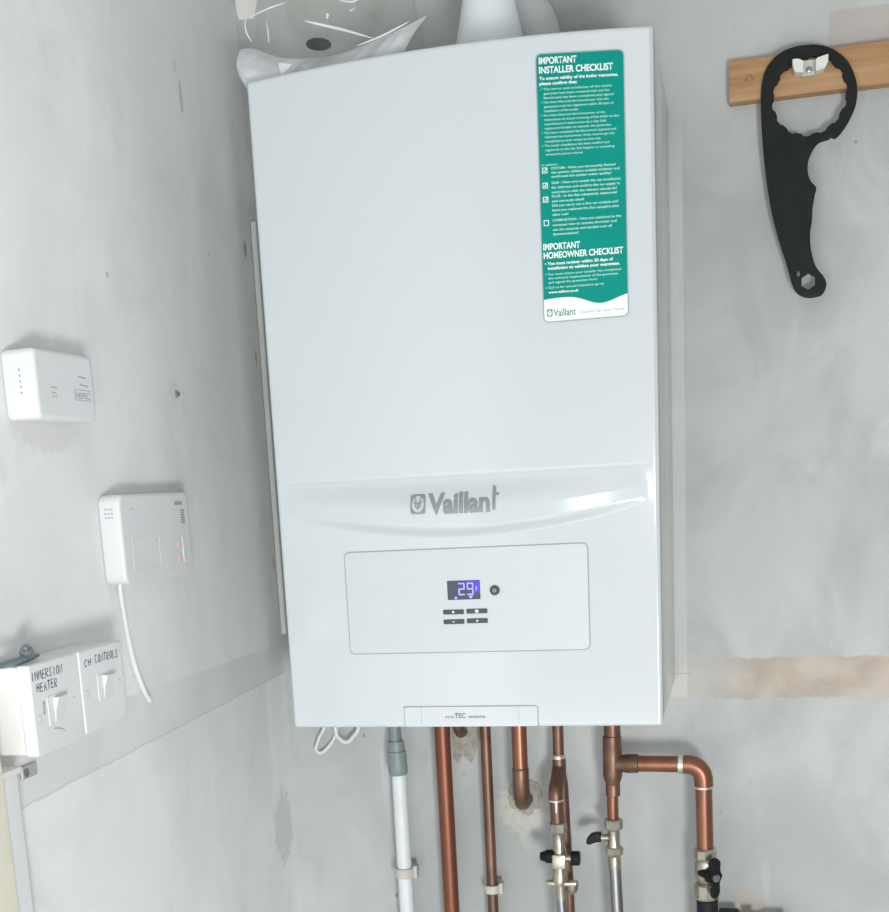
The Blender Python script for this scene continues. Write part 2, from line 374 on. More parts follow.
def ribbon(bm, pts, wd, frame, at, depth=0.15):
    """a pen stroke"""
    P = [Vector((p[0], p[1], 0)) for p in pts]; n = len(P); L = []; R = []
    for i in range(n):
        t = (P[min(n - 1, i + 1)] - P[max(0, i - 1)]).normalized(); q = Vector((-t.y, t.x, 0)) * wd / 2
        L.append(P[i] + q); R.append(P[i] - q)
    t = bmesh.new(); a = [t.verts.new(p) for p in L]; b = [t.verts.new(p) for p in R]
    for i in range(n - 1): t.faces.new((b[i], b[i + 1], a[i + 1], a[i]))
    bmesh.ops.translate(t, verts=t.verts, vec=(0, 0, depth))
    merge(bm, t, Matrix.Translation(Vector(at)) @ frame)

# ------------------------------------------------------------------ the setting
TOP = 1150
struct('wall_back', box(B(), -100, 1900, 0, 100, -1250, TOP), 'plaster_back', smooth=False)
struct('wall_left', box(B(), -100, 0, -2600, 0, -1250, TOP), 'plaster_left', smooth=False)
struct('floor', box(B(), -100, 1900, -2600, 100, -1300, -1250), 'floor', smooth=False)
struct('ceiling', box(B(), -100, 1900, -2600, 100, TOP, TOP + 50), 'ceiling', smooth=False)
# cream door post close to the camera on the left wall
struct('trim_1', box(B(), 0, 30, -880, -786, -1250, 100, 3), 'cream')

# broken mortar where two pipes go into the wall
def jag(cx, cz, spec, seed, n=24, amp=0.16):
    rnd = random.Random(seed); out = []
    for k in range(n):
        a = 2 * math.pi * k / n; r = spec(a) * (1 + rnd.uniform(-amp, amp)); out.append((cx + r * math.cos(a), cz + r * math.sin(a)))
    return out
def patch(name, outer, inner_spec, c, seed):
    bm = B(); shape(bm, [jag(c[0], c[1], inner_spec, seed)], 1.6, FRONT, (0, 0, 0)); return struct(name, bm, 'mortar', smooth=False)
struct('trim_2', shape(B(), [jag(343, -172, lambda a: 31 + 2 * math.cos(a), 3, amp=0.10)], 0.8, FRONT, (0, 0, 0)), 'mortar_rim', smooth=False)
struct('trim_3', shape(B(), [jag(345, -166, lambda a: 25 + 3 * math.cos(a - 0.3), 5, amp=0.14)], 1.8, FRONT, (0, 0, 0)), 'mortar', smooth=False)
struct('trim_4', shape(B(), [[(243, -40), (246, -85), (247, -110), (253, -116), (261, -104), (266, -109), (273, -116), (279, -104), (283, -88), (289, -76), (290, -40)]], 1.5, FRONT, (0, 0, 0)), 'mortar', smooth=False)
# white filler bead running down the corner behind the boiler, with a lump where it breaks off
struct('trim_5', box(B(), 1, 9, -7, -0.2, 76, 640, 2.5, 3), 'filler_bead')

# ------------------------------------------------------------------ boiler
X0, X1, D = 120.5, 561.5, 306.0
def arc_z(x): t = (x - 341) / 200; return 221 + 26 * min(1.0, t * t) ** 0.9
def surf(x, z):
    """y of the cover's front at (x, z): slightly crowned, with the swelling under the crease"""
    s = (x - 341) / 220
    y = -(D - 1.5) - 2.0 * (1 - s * s)
    za, zc = arc_z(x), 287.0
    env = max(0.0, 1 - (s / 0.95) ** 2)
    if za - 5 < z < zc:
        t = (zc - z) / (zc - za)
        if t < 0.6: q = t / 0.6; f = q * q * (3 - 2 * q)
        elif t < 0.86: f = 1.0
        else:
            q = min(1.0, (t - 0.86) / (1.0 + 5 / (zc - za) - 0.86)); f = 0.5 + 0.5 * math.cos(math.pi * q)
        y -= 14.5 * env * f
    # shallow step at the crease
    if 283 < z < 291 and 135 < x < 550: y += 0.5 * math.exp(-((z - 287) / 1.8) ** 2)
    return y
boiler = thing('wall_boiler', 'large white wall-hung boiler with green checklist sticker on its front', 'boiler', (341, -150, 0))
box_bm = box(B(), X0 + 1.5, X1 - 1.0, -264, -2, 1, 719, 2.0)
obj('casing', box_bm, 'casing', boiler)
obj('casing_seam', box(B(), X0 + 2, X1 - 1.4, -298, -262, 0, 719), 'seam', boiler)
xs = sorted(set([X0 + v for v in (0, 0.4, 1.2, 2.4, 4, 6)] + [X1 - v for v in (0, 0.4, 1.2, 2.4, 4, 6)] + [X0 + 6 + (X1 - X0 - 12) * k / 100 for k in range(101)]))
zs = sorted(set([-3, -2.6, -1.8, 0, 1.2, 2.4, 4, 6] + [723 - v for v in (0, 0.4, 1.2, 2.4, 4, 6)] + [6 + k * 6 for k in range(1, 35)] + [210 + k * 0.75 for k in range(112)] + [294 + 10 * k for k in range(0, 42)]))
def topup(x, z):
    """the top edge is gently arched"""
    q = (x - 341) / 220; return 8.5 * (1 - q * q) * max(0.0, (z - 560) / 163) ** 1.5 - 2.0 * max(0.0, (z - 560) / 163)
def edge(s, r=4.0): return 0.0 if s >= r else r - math.sqrt(max(0.0, r * r - (r - max(s, 0.0)) ** 2))
bm = B(); grid = [[bm.verts.new((x, surf(x, z) + edge(min(x - X0, X1 - x)) + edge(min(z + 3, 723 - z)), z + topup(x, z))) for x in xs] for z in zs]
for r0, r1 in zip(grid, grid[1:]):
    for k in range(len(xs) - 1): bm.faces.new((r0[k], r0[k + 1], r1[k + 1], r1[k]))
rim = grid[0][:] + [r[-1] for r in grid[1:]] + grid[-1][-2::-1] + [r[0] for r in grid[-2:0:-1]]
back = [bm.verts.new((v.co.x, -297, v.co.z)) for v in rim]
for k in range(len(rim)):
    j = (k + 1) % len(rim); bm.faces.new((rim[j], rim[k], back[k], back[j]))
bm.faces.new(back)
bmesh.ops.recalc_face_normals(bm, faces=bm.faces[:])
cover = obj('front_cover', bm, 'enamel', boiler)

# seam between the cover's face and its rolled right edge
bm = B(); NZ = 80
for k in range(NZ):
    za_, zb_ = 2 + 716 * k / NZ, 2 + 716 * (k + 1) / NZ; q = [bm.verts.new((x, surf(x, z) + edge(X1 - x) - 0.12, z)) for x, z in ((557.9, za_), (559.0, za_), (559.0, zb_), (557.9, zb_))]; bm.faces.new(q)
obj('edge_seam', bm, 'seam_light', boiler, smooth=False)

def drape(bm, lift, cut=0):
    """lays a flat shape (made at y = 0, raised towards -y) onto the cover"""
    if cut:
        for ax in (0, 2):
            lo = min(v.co[ax] for v in bm.verts); hi = max(v.co[ax] for v in bm.verts); n = int((hi - lo) / cut)
            for k in range(1, n + 1):
                p = [0, 0, 0]; p[ax] = lo + (hi - lo) * k / (n + 1); q = [0, 0, 0]; q[ax] = 1
                bmesh.ops.bisect_plane(bm, geom=bm.verts[:] + bm.edges[:] + bm.faces[:], plane_co=p, plane_no=q)
    for v in bm.verts:
        v.co.y += surf(v.co.x, v.co.z) - lift
        if v.co.x > 440 and v.co.z > 440: q = (v.co.z - 440) / 265; v.co.z += q * (1.5 - 6.5 * (v.co.x - 440) / 92)   # stuck on a little out of true
    return bm
def slab(loop_or_loops, depth, lift, cell=None):
    bm = B(); shape(bm, loop_or_loops, depth, FRONT, (0, 0, 0)); 
    return bm
def grid_slab(x0, x1, z0, z1, r, depth, lift, n=40):
    """rounded slab following the cover's crown"""
    bm = B(); shape(bm, [rrect(x0, x1, z0, z1, r)], depth, FRONT, (0, 0, 0))
    for k in range(1, n):
        x = x0 + (x1 - x0) * k / n
        bmesh.ops.bisect_plane(bm, geom=bm.verts[:] + bm.edges[:] + bm.faces[:], plane_co=(x, 0, 0), plane_no=(1, 0, 0))
    return drape(bm, lift)

# brand badge: emblem and lettering
bm = B(); shape(bm, [rrect(285, 302.5, 245.5, 267.5, 3), circ(293.7, 256.5, 7.2, 24, 9.2)], 0.7, FRONT, (0, 0, 0))
for pts in ([(289.3, 265), (291.6, 259.5), (290.9, 254), (293.7, 250.5), (296.5, 254), (295.8, 259.5), (298.1, 265)], [(293.7, 258), (293.7, 250.5)], [(288.3, 259), (292, 257.2), (295.4, 257.2), (299.1, 259)]):
    ribbon(bm, pts, 1.5, FRONT, (0, 0, 0), 0.7)
text(bm, 'Vaillan', 305.5, 245.5, 21.5, FRONT, (0, 0, 0), width=71, bold=0.04, depth=0.7)
shape(bm, [[(379.2, 246.5), (382.8, 246.5), (382.8, 262.0), (386.5, 262.0), (386.5, 265.0), (382.8, 265.0), (382.8, 272), (379.2, 273.2)]], 0.7, FRONT, (0, 0, 0))
obj('brand_badge', drape(bm, 0.3, 1.6), 'badge', boiler, smooth=False, label='raised grey brand lettering with square emblem')

# control panel flap with screen and keys
flap = obj('control_flap', grid_slab(199.5, 481.5, 86.5, 204.5, 6, 1.0, 0.0), 'enamel_panel', boiler)
bm = B(); shape(bm, [rrect(198.3, 482.7, 85.3, 205.7, 7), rrect(199.4, 481.6, 86.4, 204.6, 6)], 0.4, FRONT, (0, 0, 0))
for k in range(1, 30): bmesh.ops.bisect_plane(bm, geom=bm.verts[:] + bm.edges[:] + bm.faces[:], plane_co=(198 + 9.5 * k, 0, 0), plane_no=(1, 0, 0))
obj('flap_gap', drape(bm, 0.1), 'seam', flap, smooth=False)
scr = B(); shape(scr, [rrect(320.5, 358.8, 146.5, 168.3, 0.6)], 0.6, FRONT, (0, 0, 0)); drape(scr, 0.9)
obj('display', scr, 'screen', flap, smooth=False)
bm = B(); shape(bm, [[(351.0, 167.6), (358.2, 167.6), (358.2, 155), (355.0, 154), (351.0, 158)]], 0.2, FRONT, (0, 0, 0))
shape(bm, [rrect(342.0, 350.6, 165.9, 167.8, 0.5)], 0.2, FRONT, (0, 0, 0)); shape(bm, [rrect(350.2, 353.0, 153, 166, 0.5)], 0.2, FRONT, (0, 0, 0))
obj('display_backlight', drape(bm, 1.5), 'glow', flap, smooth=False)
def seg7(bm, x, z, w_, h_, segs, t=1.5):
    S = {'a': (x, z + h_, x + w_, z + h_), 'g': (x, z + h_ / 2, x + w_, z + h_ / 2), 'd': (x, z, x + w_, z),
         'f': (x, z + h_ / 2, x, z + h_), 'b': (x + w_, z + h_ / 2, x + w_, z + h_), 'e': (x, z, x, z + h_ / 2), 'c': (x + w_, z, x + w_, z + h_ / 2)}
    for s in segs:
        a, b, c, d = S[s]; shape(bm, [rrect(min(a, c) - t / 2, max(a, c) + t / 2, min(b, d) - t / 2, max(b, d) + t / 2, 0.5, 2)], 0.2, FRONT, (0, 0, 0))
bm = B(); seg7(bm, 334.3, 152.3, 6.0, 12.6, 'abged'); seg7(bm, 344.3, 152.3, 6.0, 12.6, 'abcdfg')
shape(bm, [circ(330.2, 148.6, 1.5, 12)], 0.2, FRONT, (0, 0, 0)); shape(bm, [[(345, 150.6), (350.4, 150.6), (347.7, 147.2)]], 0.2, FRONT, (0, 0, 0))
shape(bm, [rrect(353.8, 355.2, 156.5, 161.5, 0.5)], 0.2, FRONT, (0, 0, 0))
obj('display_digits', drape(bm, 1.7), 'digit', flap, smooth=False)
for (x, z, g) in ((314.3, 132.6, 0), (341.8, 132.9, 1), (314.3, 121.4, 2), (341.8, 121.8, 3)):
    bm = B(); shape(bm, [rrect(x, x + 24.4, z - 2.7, z + 2.7, 1)], 1.3, FRONT, (0, 0, 0), 0.3); kb = obj('button', drape(bm, 0.8), 'button', flap)
    bm = B()
    if g == 0: shape(bm, [circ(x + 12, z, 1.3, 12)], 0.2, FRONT, (0, 0, 0))
    if g == 1: shape(bm, [rrect(x + 10.3, x + 14, z - 1.7, z + 1.7, 0.3)], 0.2, FRONT, (0, 0, 0))
    if g == 2: shape(bm, [rrect(x + 10.5, x + 13.5, z - 0.4, z + 0.4, 0.1)], 0.2, FRONT, (0, 0, 0))
    if g == 3:
        shape(bm, [rrect(x + 10.7, x + 13.7, z - 0.45, z + 0.45, 0.1)], 0.2, FRONT, (0, 0, 0)); shape(bm, [rrect(x + 11.75, x + 12.65, z - 1.5, z + 1.5, 0.1)], 0.2, FRONT, (0, 0, 0))
    obj('button_symbol', drape(bm, 2.2), 'sticker_white', flap, smooth=False)
bm = B(); lathe(bm, (375.7, 0, 156), (0, -1, 0), [(0, 5.7), (1.6, 5.7), (2.0, 5.2), (2.0, 3.4), (1.6, 3.1), (2.6, 3.0), (2.9, 2.4)])
obj('reset_knob', drape(bm, 0.8), 'button', flap)
bm = B(); shape(bm, [circ(375.7, 156, 2.2, 20), circ(375.7, 156, 1.2, 20)], 0.1, FRONT, (0, 0, 0))
obj('knob_symbol', drape(bm, 3.8), 'ink_grey', flap, smooth=False)
bm = B(); text(bm, 'i', 383.5, 158, 2.2, FRONT, (0, 0, 0)); text(bm, 'bar', 383.5, 153.2, 1.4, FRONT, (0, 0, 0))
obj('knob_print', drape(bm, 1.3), 'ink_grey', flap, smooth=False)
bm = B(); text(bm, '- - - - - - - - - - -', 326, 140.7, 1.0, FRONT, (0, 0, 0), width=30)
obj('display_print', drape(bm, 1.3), 'ink_grey', flap, smooth=False)

# name plate along the bottom edge
plate = obj('name_plate', grid_slab(261.5, 419.5, -1.6, 21.5, 1.5, 1.0, 0.0, 20), 'enamel', boiler)
bm = B(); shape(bm, [[(260.6, -2.0), (261.4, -2.0), (261.4, 21.6), (417.6, 21.6), (419.4, 19.8), (419.4, -2.0), (420.6, -2.0), (420.6, 20.4), (418.2, 22.6), (260.6, 22.6)]], 0.6, FRONT, (0, 0, 0))
for x in (281.5, 397.5): shape(bm, [[(x, 1), (x + 0.35, 1), (x + 0.35, 21.4), (x, 21.4)]], 0.1, FRONT, (0, -1.0, 0))
for k in range(1, 20): bmesh.ops.bisect_plane(bm, geom=bm.verts[:] + bm.edges[:] + bm.faces[:], plane_co=(260 + 8 * k, 0, 0), plane_no=(1, 0, 0))
obj('plate_gap', drape(bm, 0.1), 'seam', plate, smooth=False)
bm = B(); text(bm, 'eco', 310.5, 8.2, 4.0, FRONT, (0, 0, 0), width=10.5)
text(bm, 'TEC', 321.6, 8.2, 6.0, FRONT, (0, 0, 0), width=13.4, bold=0.02); text(bm, 'exclusive', 338.5, 8.4, 3.6, FRONT, (0, 0, 0), width=20, bold=0.02)
obj('plate_lettering', drape(bm, 1.2), 'ink_dark', plate, smooth=False)

# checklist sticker
SX0, SX1, SZ0, SZ1 = 441.0, 532.0, 441.5, 707.0
sticker = obj('checklist_sticker', grid_slab(SX0, SX1, SZ0, SZ1, 6, 0.3, 0.1, 12), 'sticker_green', boiler, label='tall green checklist sticker with white lettering')
def SZ(v): return 708.0 - (v - 54.0) * (708.0 - 443.6) / (321 - 54.0)
bm = B(); foot = [(SX0 + 6, SZ0 + 0.8), (SX1 - 6, SZ0 + 0.8)] + [(SX1 - 1 + 0 * k, SZ0 + 6) for k in (0,)] + [(SX1 - 1, 465.0)]
wave = [(SX1 - 1, 465.0), (523, 462.6), (513, 459.0), (504, 457.3), (496, 458.2), (486, 461.8), (477, 464.8), (468, 466.0), (456, 466.0), (SX0 + 1, 465.0)]
lp = [p for p in rrect(SX0 + 1, SX1 - 1, SZ0 + 1, 700, 5) if p[1] < 460]
ww = [(p.x, p.y) for p in spline([(a, b, 0) for a, b in wave], 4)]
bm = B(); shape(bm, [lp + ww], 0.12, FRONT, (0, 0, 0)); obj('sticker_foot', drape(bm, 0.5, 6), 'sticker_white', sticker, smooth=False)
bm = B(); shape(bm, [rrect(SX0 - 0.2, SX1 + 0.2, SZ0 - 0.2, SZ1 + 0.2, 6.2), rrect(SX0 + 0.8, SX1 - 0.8, SZ0 + 0.8, SZ1 - 0.8, 5.4)], 0.1, FRONT, (0, 0, 0))
for k in range(1, 12): bmesh.ops.bisect_plane(bm, geom=bm.verts[:] + bm.edges[:] + bm.faces[:], plane_co=(SX0 + 7.6 * k, 0, 0), plane_no=(1, 0, 0))
obj('sticker_border', drape(bm, 0.55), 'ink_grey', sticker, smooth=False)
head = B(); head2 = B(); body = B()
def ln(s, v, x, h, bold=0.0, width=None, which=None):
    text(which or body, s, x, SZ(v) - h / 2, h, FRONT, (0, 0, 0), width=width, bold=bold)
ln('IMPORTANT', 62, 444.5, 6.4, 0.02, 39, head); ln('INSTALLER CHECKLIST', 71, 444.5, 6.4, 0.02, 76, head)
ln('IMPORTANT', 245.5, 443.3, 6.4, 0.02, 39, head2); ln('HOMEOWNER CHECKLIST', 254.3, 443.3, 6.4, 0.02, 84, head2)
ln('To ensure validity of the boiler guarantee,', 79, 444.5, 3.0, 0.02, 81, head); ln('please confirm that:', 84, 444.5, 3.0, 0.02, 39, head)
L1 = [('\u2022 The terms and conditions of the boiler', 74), ('guarantee have been reviewed with and the', 68), ('Benchmark has been completed and signed', 72),
      ('\u2022 You have informed the homeowner that the', 70), ('guarantee must be registered within 30 days of', 72), ('installation of the boiler', 36),
      ('\u2022 You have informed the homeowner of the', 66), ('importance of annual servicing of the boiler to the', 77), ("manufacturer's instructions by a Gas Safe", 64), ('registered installer to maintain the guarantee', 69),
      ('\u2022 You have completed the Benchmark logbook and', 77), ('informed the homeowner of the need to get the', 72), ('completed at each annual service visit', 58),
      ('\u2022 The boiler installation has been notified and', 70), ('registered on the Gas Safe Register or competing', 72), ('competent person scheme', 39)]
for k, (s, wd) in enumerate(L1):
    b_ = s.startswith('\u2022'); ln(s, 89.5 + 4.25 * k, 445.5 if b_ else 448.5, 2.1, 0.012, wd)
ln('In addition:', 163.5, 444, 2.2, 0.01, 17)
L2 = [(167.3, 'SYSTEM - Have you thoroughly flushed', 67), (171.4, 'the system, added a suitable inhibitor and', 71), (175.5, 'confirmed the system water quality?', 63),
      (181.7, 'GAS - Have you tested the gas installation', 72), (186.4, 'for tightness and confirm the gas supply in', 71), (191.0, 'accordance with the relevant standards?', 68),
      (195.2, 'FLUE - Is the flue adequately supported', 68), (200, 'and correctly sited?', 34), (204.4, 'Did you carry out a flue gas analysis and', 69), (209, 'have you replaced the flue sampling plug', 70), (213.6, 'after use?', 17),
      (219.3, 'COMPLETION - Have you explained to the', 72), (224, 'customer how to operate the boiler and', 67), (228.7, 'use the controls and handed over all', 62), (233.2, 'documentation?', 27)]
for v, s, wd in L2: ln(s, v, 454, 2.3, 0.02, wd, body)
for v, c in ((169, 1), (184, 1), (198, 1), (221.5, 0)):
    z = SZ(v); cbx = B(); shape(cbx, [rrect(444.5, 450, z - 2.8, z + 2.8, 0.4), rrect(445.2, 449.3, z - 2.1, z + 2.1, 0.3)], 0.05, FRONT, (0, 0, 0))
    if c: ribbon(cbx, [(445.9, z + 0.2), (447, z - 1.2), (449.2, z + 2.0)], 0.8, FRONT, (0, 0, 0), 0.05)
    obj('checkbox', drape(cbx, 0.6), 'ink_white', sticker, smooth=False)
ln('\u2022 You must register within 30 days of', 262.7, 444.5, 3.0, 0.02, 72, head2); ln('installation to validate your guarantee.', 267.5, 447.5, 3.0, 0.02, 76, head2)
for v, s, x, wd in ((273.6, '\u2022 You must ensure your installer has completed', 444.5, 80), (277.8, 'the technical requirements of the guarantee', 447.5, 74), (282.0, 'and signed the guarantee form', 447.5, 52), (287.2, '\u2022 Call us for annual inspection go to', 444.5, 62)):
    ln(s, v, x, 2.2, 0.012, wd)
web = B(); ln('www.vaillant.co.uk', 292, 447.5, 2.5, 0.02, 32, web); obj('web_address', drape(web, 0.6), 'ink_white', sticker, smooth=False)
obj('installer_heading', drape(head, 0.6), 'ink_white', sticker, smooth=False)
obj('homeowner_heading', drape(head2, 0.6), 'ink_white', sticker, smooth=False)
obj('sticker_small_print', drape(body, 0.6), 'ink_pale', sticker, smooth=False)
bm = B(); shape(bm, [rrect(445, 451, 447.5, 455, 1), circ(448, 251.2 + 200, 2.2, 16, 2.9)], 0.05, FRONT, (0, 0, 0))
ribbon(bm, [(446.4, 454), (448, 450), (449.6, 454)], 0.7, FRONT, (0, 0, 0), 0.05)
text(bm, 'Vaillant', 452, 447.5, 7.2, FRONT, (0, 0, 0), width=24, bold=0.015)
obj('sticker_logo', drape(bm, 0.7), 'ink_green', sticker, smooth=False)
bm = B(); text(bm, 'Comfort for your home', 480, 448.2, 3.4, FRONT, (0, 0, 0), width=47)
obj('sticker_slogan', drape(bm, 0.7), 'ink_grey', sticker, smooth=False)

# ------------------------------------------------------------------ on top of the boiler
flue = thing('flue_elbow', 'white tapering flue adapter with grey elbow on top of boiler', 'flue pipe', (366, -150, 720))
obj('adapter', lathe(B(), (366, -150, 720), (0.0, 0, 1), [(0, 50), (8, 50), (9, 46), (30, 44), (60, 38), (100, 30), (130, 26), (170, 25)], 40), 'flue_white', flue)
pts = spline([(408, -95, 720), (408, -92, 760), (404, -85, 800), (380, -60, 840), (350, -30, 858), (335, -4, 862)], 8)
obj('elbow', tube(B(), pts, [34] * len(pts), 32), 'flue_grey', flue)

bag = thing('polythene_bag', 'clear wrinkled polythene bag lying on top left of boiler', 'plastic bag', (190, -180, 720))
def bag_mesh():
    bm = B(); nu, nv = 70, 40; rows = []
    for j in range(nv + 1):
        t = j / nv; a = t * math.pi / 2; row = []
        for i in range(nu):
            ph = 2 * math.pi * i / nu
            cx, cy = math.cos(ph), math.sin(ph); e = 0.75
            sx = math.copysign(abs(cx) ** e, cx); sy = math.copysign(abs(cy) ** e, cy)
            k = math.cos(a) ** 0.55 if j < nv else 0.0
            p = Vector((188 + 96 * sx * k, -160 + 112 * sy * k, 724 + 175 * math.sin(a) ** 0.9))
            n1 = noise.noise(p * 0.017 + Vector((3, 1, 2))); n2 = abs(noise.noise(p * 0.035)) 
            p += Vector((sx, sy, 0.5)) * (10 * n1 - 9 * n2) * (1 if j else 0.3)
            p.x = max(p.x, 8); p.y = min(p.y, -6); p.z = max(p.z, 721.0)
            row.append(bm.verts.new(p))
        rows.append(row)
    for a, b in zip(rows, rows[1:]):
        for i in range(nu): bm.faces.new((a[i], a[(i + 1) % nu], b[(i + 1) % nu], b[i]))
    bm.faces.new(rows[-1])
    return bm
obj('bag_film', bag_mesh(), 'film', bag)
# milky doubled lower edge that sags across the front
bm = B(); prof = spline([(100, 0, 770), (112, 0, 771), (140, 0, 760), (175, 0, 754), (220, 0, 755), (267, 0, 764), (318, 0, 776)], 8); rows = []
for k in range(9):
    t = k / 8; row = []
    for i, p in enumerate(prof):
        s = i / (len(prof) - 1); zt = p.z; z = 721.5 + (zt - 721.5) * t
        x = p.x + (5 * math.sin(t * math.pi) * (-1 if s < 0.15 else 0)) - 34 * (1 - t) * s ** 3 + 10 * (1 - t) * (1 - s) ** 4; y = -272 + 8 * s * 6 * (1 - s) - 10 * math.sin(t * math.pi) + 2.5 * noise.noise(Vector((p.x * 0.05, z * 0.05, 0)))
        row.append(bm.verts.new((x, y + 14 * t, z)))
    rows.append(row)
for a, b in zip(rows, rows[1:]):
    for i in range(len(prof) - 1): bm.faces.new((a[i], a[i + 1], b[i + 1], b[i]))
obj('bag_hem', bm, 'film_milky', bag, label='milky doubled hem of the bag')
def crease(pts, r):
    bm = B(); P = spline(pts, 6); n = len(P)
    tube(bm, P, [max(0.25, r * math.sin(math.pi * min(1, (k + 0.5) / n)) ** 0.7) for k in range(n)], 8, flat=0.5); return bm
for pts, r in (([(183, -276, 783), (200, -277, 777), (228, -275, 768), (258, -272, 757)], 1.5), ([(118, -270, 797), (140, -272, 802), (160, -270, 806)], 0.9),
               ([(300, -272, 768), (270, -275, 757), (240, -276, 750)], 1.1), ([(222, -272, 800), (240, -272, 796), (256, -270, 806)], 1.0),
               ([(112, -268, 800), (112, -270, 784), (118, -270, 772)], 0.9), ([(137, -270, 790), (139, -272, 775), (138, -271, 768)], 0.8)):
    obj('bag_crease', crease(pts, r), 'film_crease_glint', bag)  # thin ridges in whitish film paint the bright streaks along the creases
bm = B(); vs = [bm.verts.new(p) for p in ((152, -284, 742), (168, -283, 739), (155, -284, 729), (158, -281, 743))]
bm.faces.new((vs[0], vs[2], vs[1])); bm.faces.new((vs[0], vs[1], vs[3])); obj('bag_fold', bm, 'film_crease_glint', bag, smooth=False)
bm = B(); shape(bm, [[(58, 900), (58, 850), (61, 838), (80, 837), (84, 850), (96, 900)]], 1.2, FRONT, (0, -150, 0)); obj('paper_insert', bm, 'paper', bag, smooth=False, label='beige paper corner inside the bag')
plug = B(); lathe(plug, (176, -250, 768), (1, -0.25, -0.22), [(0, 2), (3, 4.5), (10, 6.2), (20, 6.4), (27, 5), (31, 2.5)], 20)
tag(obj('rubber_plug', plug, 'black_rubber', origin=(190, -250, 750)), 'small dark grey oval rubber plug inside polythene bag', 'plug')

# ------------------------------------------------------------------ batten, clip and spanner on the right
batten = thing('wooden_batten', 'short pine batten fixed flat to back wall behind black spanner', 'batten', (760, 0, 711))
obj('board', box(B(), 634, 960, -20, -0.2, 711, 757.5, 1.0), 'pine', batten)
bm = B(); box(bm, 652, 655.5, -20.4, -19.8, 733, 737); box(bm, 659.5, 663, -20.4, -19.8, 733, 737); box(bm, 654, 661, -20.4, -19.8, 738.5, 739.5)
obj('staple_mark', bm, 'pine_dark', batten, smooth=False)
clip = thing('pipe_clip', 'small white open pipe clip screwed to pine batten inside the spanner ring', 'pipe clip', (726, -20, 728))
bm = B()
shape(bm, [[(706.5, 745.2), (713.0, 745.2), (719, 742), (719, 729.5), (709.5, 731), (707, 738)]], 20, FRONT, (0, -20.2, 0), 0.6)
shape(bm, [[(747.0, 746.0), (735.0, 743.5), (733, 742), (733, 729), (743, 731), (747, 738)]], 20, FRONT, (0, -20.2, 0), 0.6)
obj('clip_arms', bm, 'clip_white', clip)
obj('clip_back', box(B(), 718, 734, -26, -20.2, 728.5, 746, 0.8), 'clip_grey', clip)
obj('screw', lathe(B(), (726, -25.5, 735), (0, -1, 0), [(0, 3.6), (1.4, 3.6), (2.2, 2.2)], 16), 'steel', clip)

outl = [(673, 730), (679, 745), (694, 758), (715, 762.5), (738, 760.5), (756, 752), (771, 737), (780, 714), (780, 692), (773, 675), (764, 662), (757, 656), (752, 657.5), (749, 655.5), (738, 653), (731, 645), (726, 633), (726, 620), (729.5, 610.5), (735.5, 603), (734, 594), (731.5, 578), (731, 565), (729, 550), (730.5, 532), (736, 513), (746, 499), (748.5, 489), (744, 479.5), (735, 477), (725, 477.5), (715, 483), (708.5, 495), (701, 521), (692, 549), (683, 585), (676, 630), (672, 675), (671, 709)]
O = [(p.x, p.y) for p in spline([(a, b, 0) for a, b in outl], 5, True)]
ring = []
for k in range(84):
    a = 2 * math.pi * k / 84; q = (k % 6) / 6.0; r = 42.2 + (1.6 if 0.1 < q < 0.6 else -0.6)
    ring.append((727 + (r - 0.6) * math.cos(a), 705.5 + r * math.sin(a)))
hx = circ(727.5, 496, 9.2, 6, 9.6, math.pi / 6)
ov = circ(715.5, 506.5, 2.4, 14, 3.6)
sp = B(); shape(sp, [O, ring, hx, ov], 6.5, FRONT, (0, -20.6, 0), 0.9)
wr = thing('filter_spanner', 'black plastic ring spanner hanging on white clip by its large toothed ring', 'spanner', (727, -30, 750))
obj('spanner_body', sp, 'black', wr)
rib = B(); IN = [(p.x, p.y) for p in spline([(a, b, 0) for a, b in ((684, 640), (700, 652), (718, 648), (720, 630), (722, 610), (724, 585), (722, 560), (718, 542), (705, 538), (697, 552), (688, 590))], 4, True)]
cen = (705, 595); IN2 = [(cen[0] + (x - cen[0]) * 0.93, cen[1] + (z - cen[1]) * 0.965) for x, z in IN]
shape(rib, [IN, IN2], 0.5, FRONT, (0, -27.1, 0)); obj('grip_ridge', rib, 'black', wr)

# ------------------------------------------------------------------ devices on the left wall (outward = +x)
def ybox(x0, x1, y0, y1, z0, z1, bev, seg=4): return box(B(), x0, x1, y0, y1, z0, z1, bev, seg)
al = thing('co_alarm', 'white carbon monoxide alarm on left wall above the wall plug hole height, nearest top', 'alarm', (0, -612, 356))
al['label'] = 'white rounded alarm box highest on left wall, with grey printed label and two slots'
bm = B(); shape(bm, [rrect(-668, -560, 354.5, 417, 7)], 34, LEFT, (0.3, 0, 0), 4.0)
obj('body', bm, 'plastic', al)
bm = B()
for y0, y1, z in ((-590, -575, 396.0), (-588, -573, 388.5)): shape(bm, [[(y0, z + 1.0), (y1, z - 0.2), (y1, z - 1.4), (y0, z - 0.2)]], 0.3, LEFT, (34.2, 0, 0))
obj('sound_slots', bm, 'plastic_shade', al, smooth=False)
bm = B(); shape(bm, [rrect(-600, -569, 374, 384, 0.8), rrect(-599.4, -569.6, 374.6, 383.4, 0.6)], 0.1, LEFT, (34.3, 0, 0)); text(bm, 'HISPEC', -597.5, 375.8, 5.8, LEFT, (34.4, 0, 0), width=26, bold=0.01)
obj('printed_label', bm, 'ink_grey', al, smooth=False); bm = B(); ribbon(bm, [(-643, 383), (-638, 384), (-632, 382.5)], 1, LEFT, (34.3, 0, 0)); ribbon(bm, [(-642, 379), (-634, 378.6)], 0.9, LEFT, (34.3, 0, 0))
